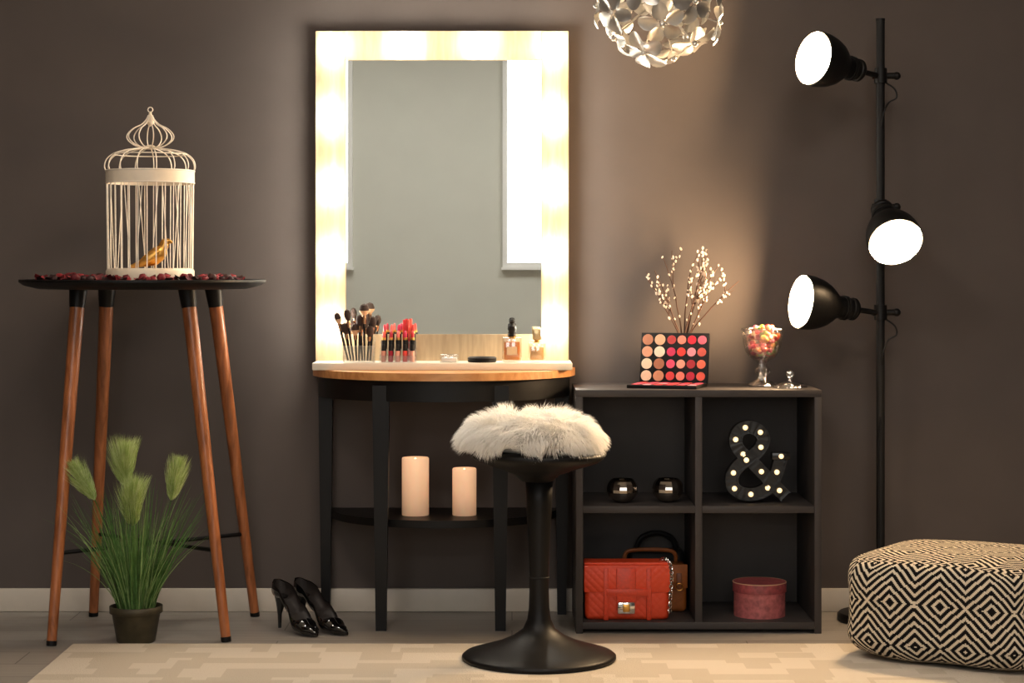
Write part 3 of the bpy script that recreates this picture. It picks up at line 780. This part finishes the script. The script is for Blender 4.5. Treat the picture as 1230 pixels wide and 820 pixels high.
# ---------------------------------------------------------------- woven pouf
pmn,nt,bb=new_mat('woven_black_cream_pattern')
def N_(op,a,b_=None):
    n_=nt.nodes.new('ShaderNodeMath'); n_.operation=op
    for i,v in enumerate((a,b_)):
        if v is None: continue
        if isinstance(v,(int,float)): n_.inputs[i].default_value=v
        else: nt.links.new(v,n_.inputs[i])
    return n_.outputs[0]
uv=nt.nodes.new('ShaderNodeUVMap'); uv.uv_map='UVMap'; sp=nt.nodes.new('ShaderNodeSeparateXYZ'); nt.links.new(uv.outputs[0],sp.inputs[0])
Q=300.0
u=N_('DIVIDE',N_('FLOOR',N_('MULTIPLY',sp.outputs[0],Q)),Q); v=N_('DIVIDE',N_('FLOOR',N_('MULTIPLY',sp.outputs[1],Q)),Q)
a_=N_('ABSOLUTE',N_('SUBTRACT',N_('FRACT',N_('DIVIDE',u,.135)),.5))
c_=N_('ABSOLUTE',N_('SUBTRACT',N_('FRACT',N_('DIVIDE',v,.22)),.5))
s_=N_('ADD',N_('MULTIPLY',a_,.55),c_)
st=N_('GREATER_THAN',N_('FRACT',N_('MULTIPLY',s_,10.0)),.56)
cr=nt.nodes.new('ShaderNodeMixRGB'); nt.links.new(st,cr.inputs['Fac']); cr.inputs['Color1'].default_value=lin((20,18,18)); cr.inputs['Color2'].default_value=lin((210,197,176))
nt.links.new(cr.outputs['Color'],bb.inputs['Base Color']); bb.inputs['Roughness'].default_value=.95; bb.inputs['Specular IOR Level'].default_value=.1
tc=nt.nodes.new('ShaderNodeTexCoord'); nz=nt.nodes.new('ShaderNodeTexNoise'); nz.inputs['Scale'].default_value=260; nt.links.new(tc.outputs['Object'],nz.inputs['Vector'])
bp=nt.nodes.new('ShaderNodeBump'); bp.inputs['Strength'].default_value=.6; bp.inputs['Distance'].default_value=.003; nt.links.new(nz.outputs['Fac'],bp.inputs['Height']); nt.links.new(bp.outputs['Normal'],bb.inputs['Normal'])
G=28; vs=[];fs=[];uvs=[]
hx,hy,hz=.262,.25,.139
def sup(p,n=6.0):
    x,y,z=p; k=(abs(x)**n+abs(y)**n+abs(z)**n)**(1/n); return (x/k,y/k,z/k)
faces=[((1,0,0),(0,1,0),(0,0,1)),((-1,0,0),(0,-1,0),(0,0,1)),((0,1,0),(-1,0,0),(0,0,1)),((0,-1,0),(1,0,0),(0,0,1)),((0,0,1),(1,0,0),(0,1,0)),((0,0,-1),(1,0,0),(0,-1,0))]
for fi,(nn,uu,vv) in enumerate(faces):
    nn,uu,vv=Vector(nn),Vector(uu),Vector(vv); o=len(vs)
    hu=hx; hv=hz if abs(nn.z)<.5 else hy
    for j in range(G+1):
        for i in range(G+1):
            a=-1+2*i/G; c=-1+2*j/G; p=nn+uu*a+vv*c; q=sup(p)
            bul=1+.03*noise.noise(Vector(q)*2.2)
            zz=q[2]*hz
            vs.append((q[0]*hx*bul,q[1]*hy*bul,zz*(1+.05*noise.noise(Vector(q)*1.7+Vector((3,1,0)))))); uvs.append((a*hu+fi*.06,c*hv+fi*.03))
    for j in range(G):
        for i in range(G):
            q=o+j*(G+1)+i; fs.append((q,q+1,q+G+2,q+G+1))
zmin=min(v_[2] for v_ in vs)
ang=math.atan2(-.54,.84); ca,sa=math.cos(ang),math.sin(ang)
cx2,cy2=1.205,-.71
wv=[(cx2+x*ca-y*sa,cy2+x*sa+y*ca,max(RUGZ,z-zmin+RUGZ-.004)) for x,y,z in vs]
me=bpy.data.meshes.new('woven_pouf'); me.from_pydata(wv,[],fs); me.materials.append(pmn)
ul=me.uv_layers.new(name='UVMap')
for lp in me.loops: ul.data[lp.index].uv=uvs[lp.vertex_index]
me.polygons.foreach_set('use_smooth',[True]*len(fs)); me.update()
o=bpy.data.objects.new('woven_pouf',me); scn.collection.objects.link(o)

# ---------------------------------------------------------------- world + camera
w=bpy.data.worlds.new('World'); scn.world=w; w.use_nodes=True
w.node_tree.nodes['Background'].inputs[0].default_value=(.6,.65,.7,1); w.node_tree.nodes['Background'].inputs[1].default_value=.3
cam=bpy.data.cameras.new('camera'); co=bpy.data.objects.new('camera',cam); scn.collection.objects.link(co)
co.location=(0,-5.97,1.03); co.rotation_euler=(math.pi/2,0,0); cam.sensor_width=36; cam.lens=69.5; cam.shift_y=-86/1230
cam.clip_start=.05
scn.camera=co
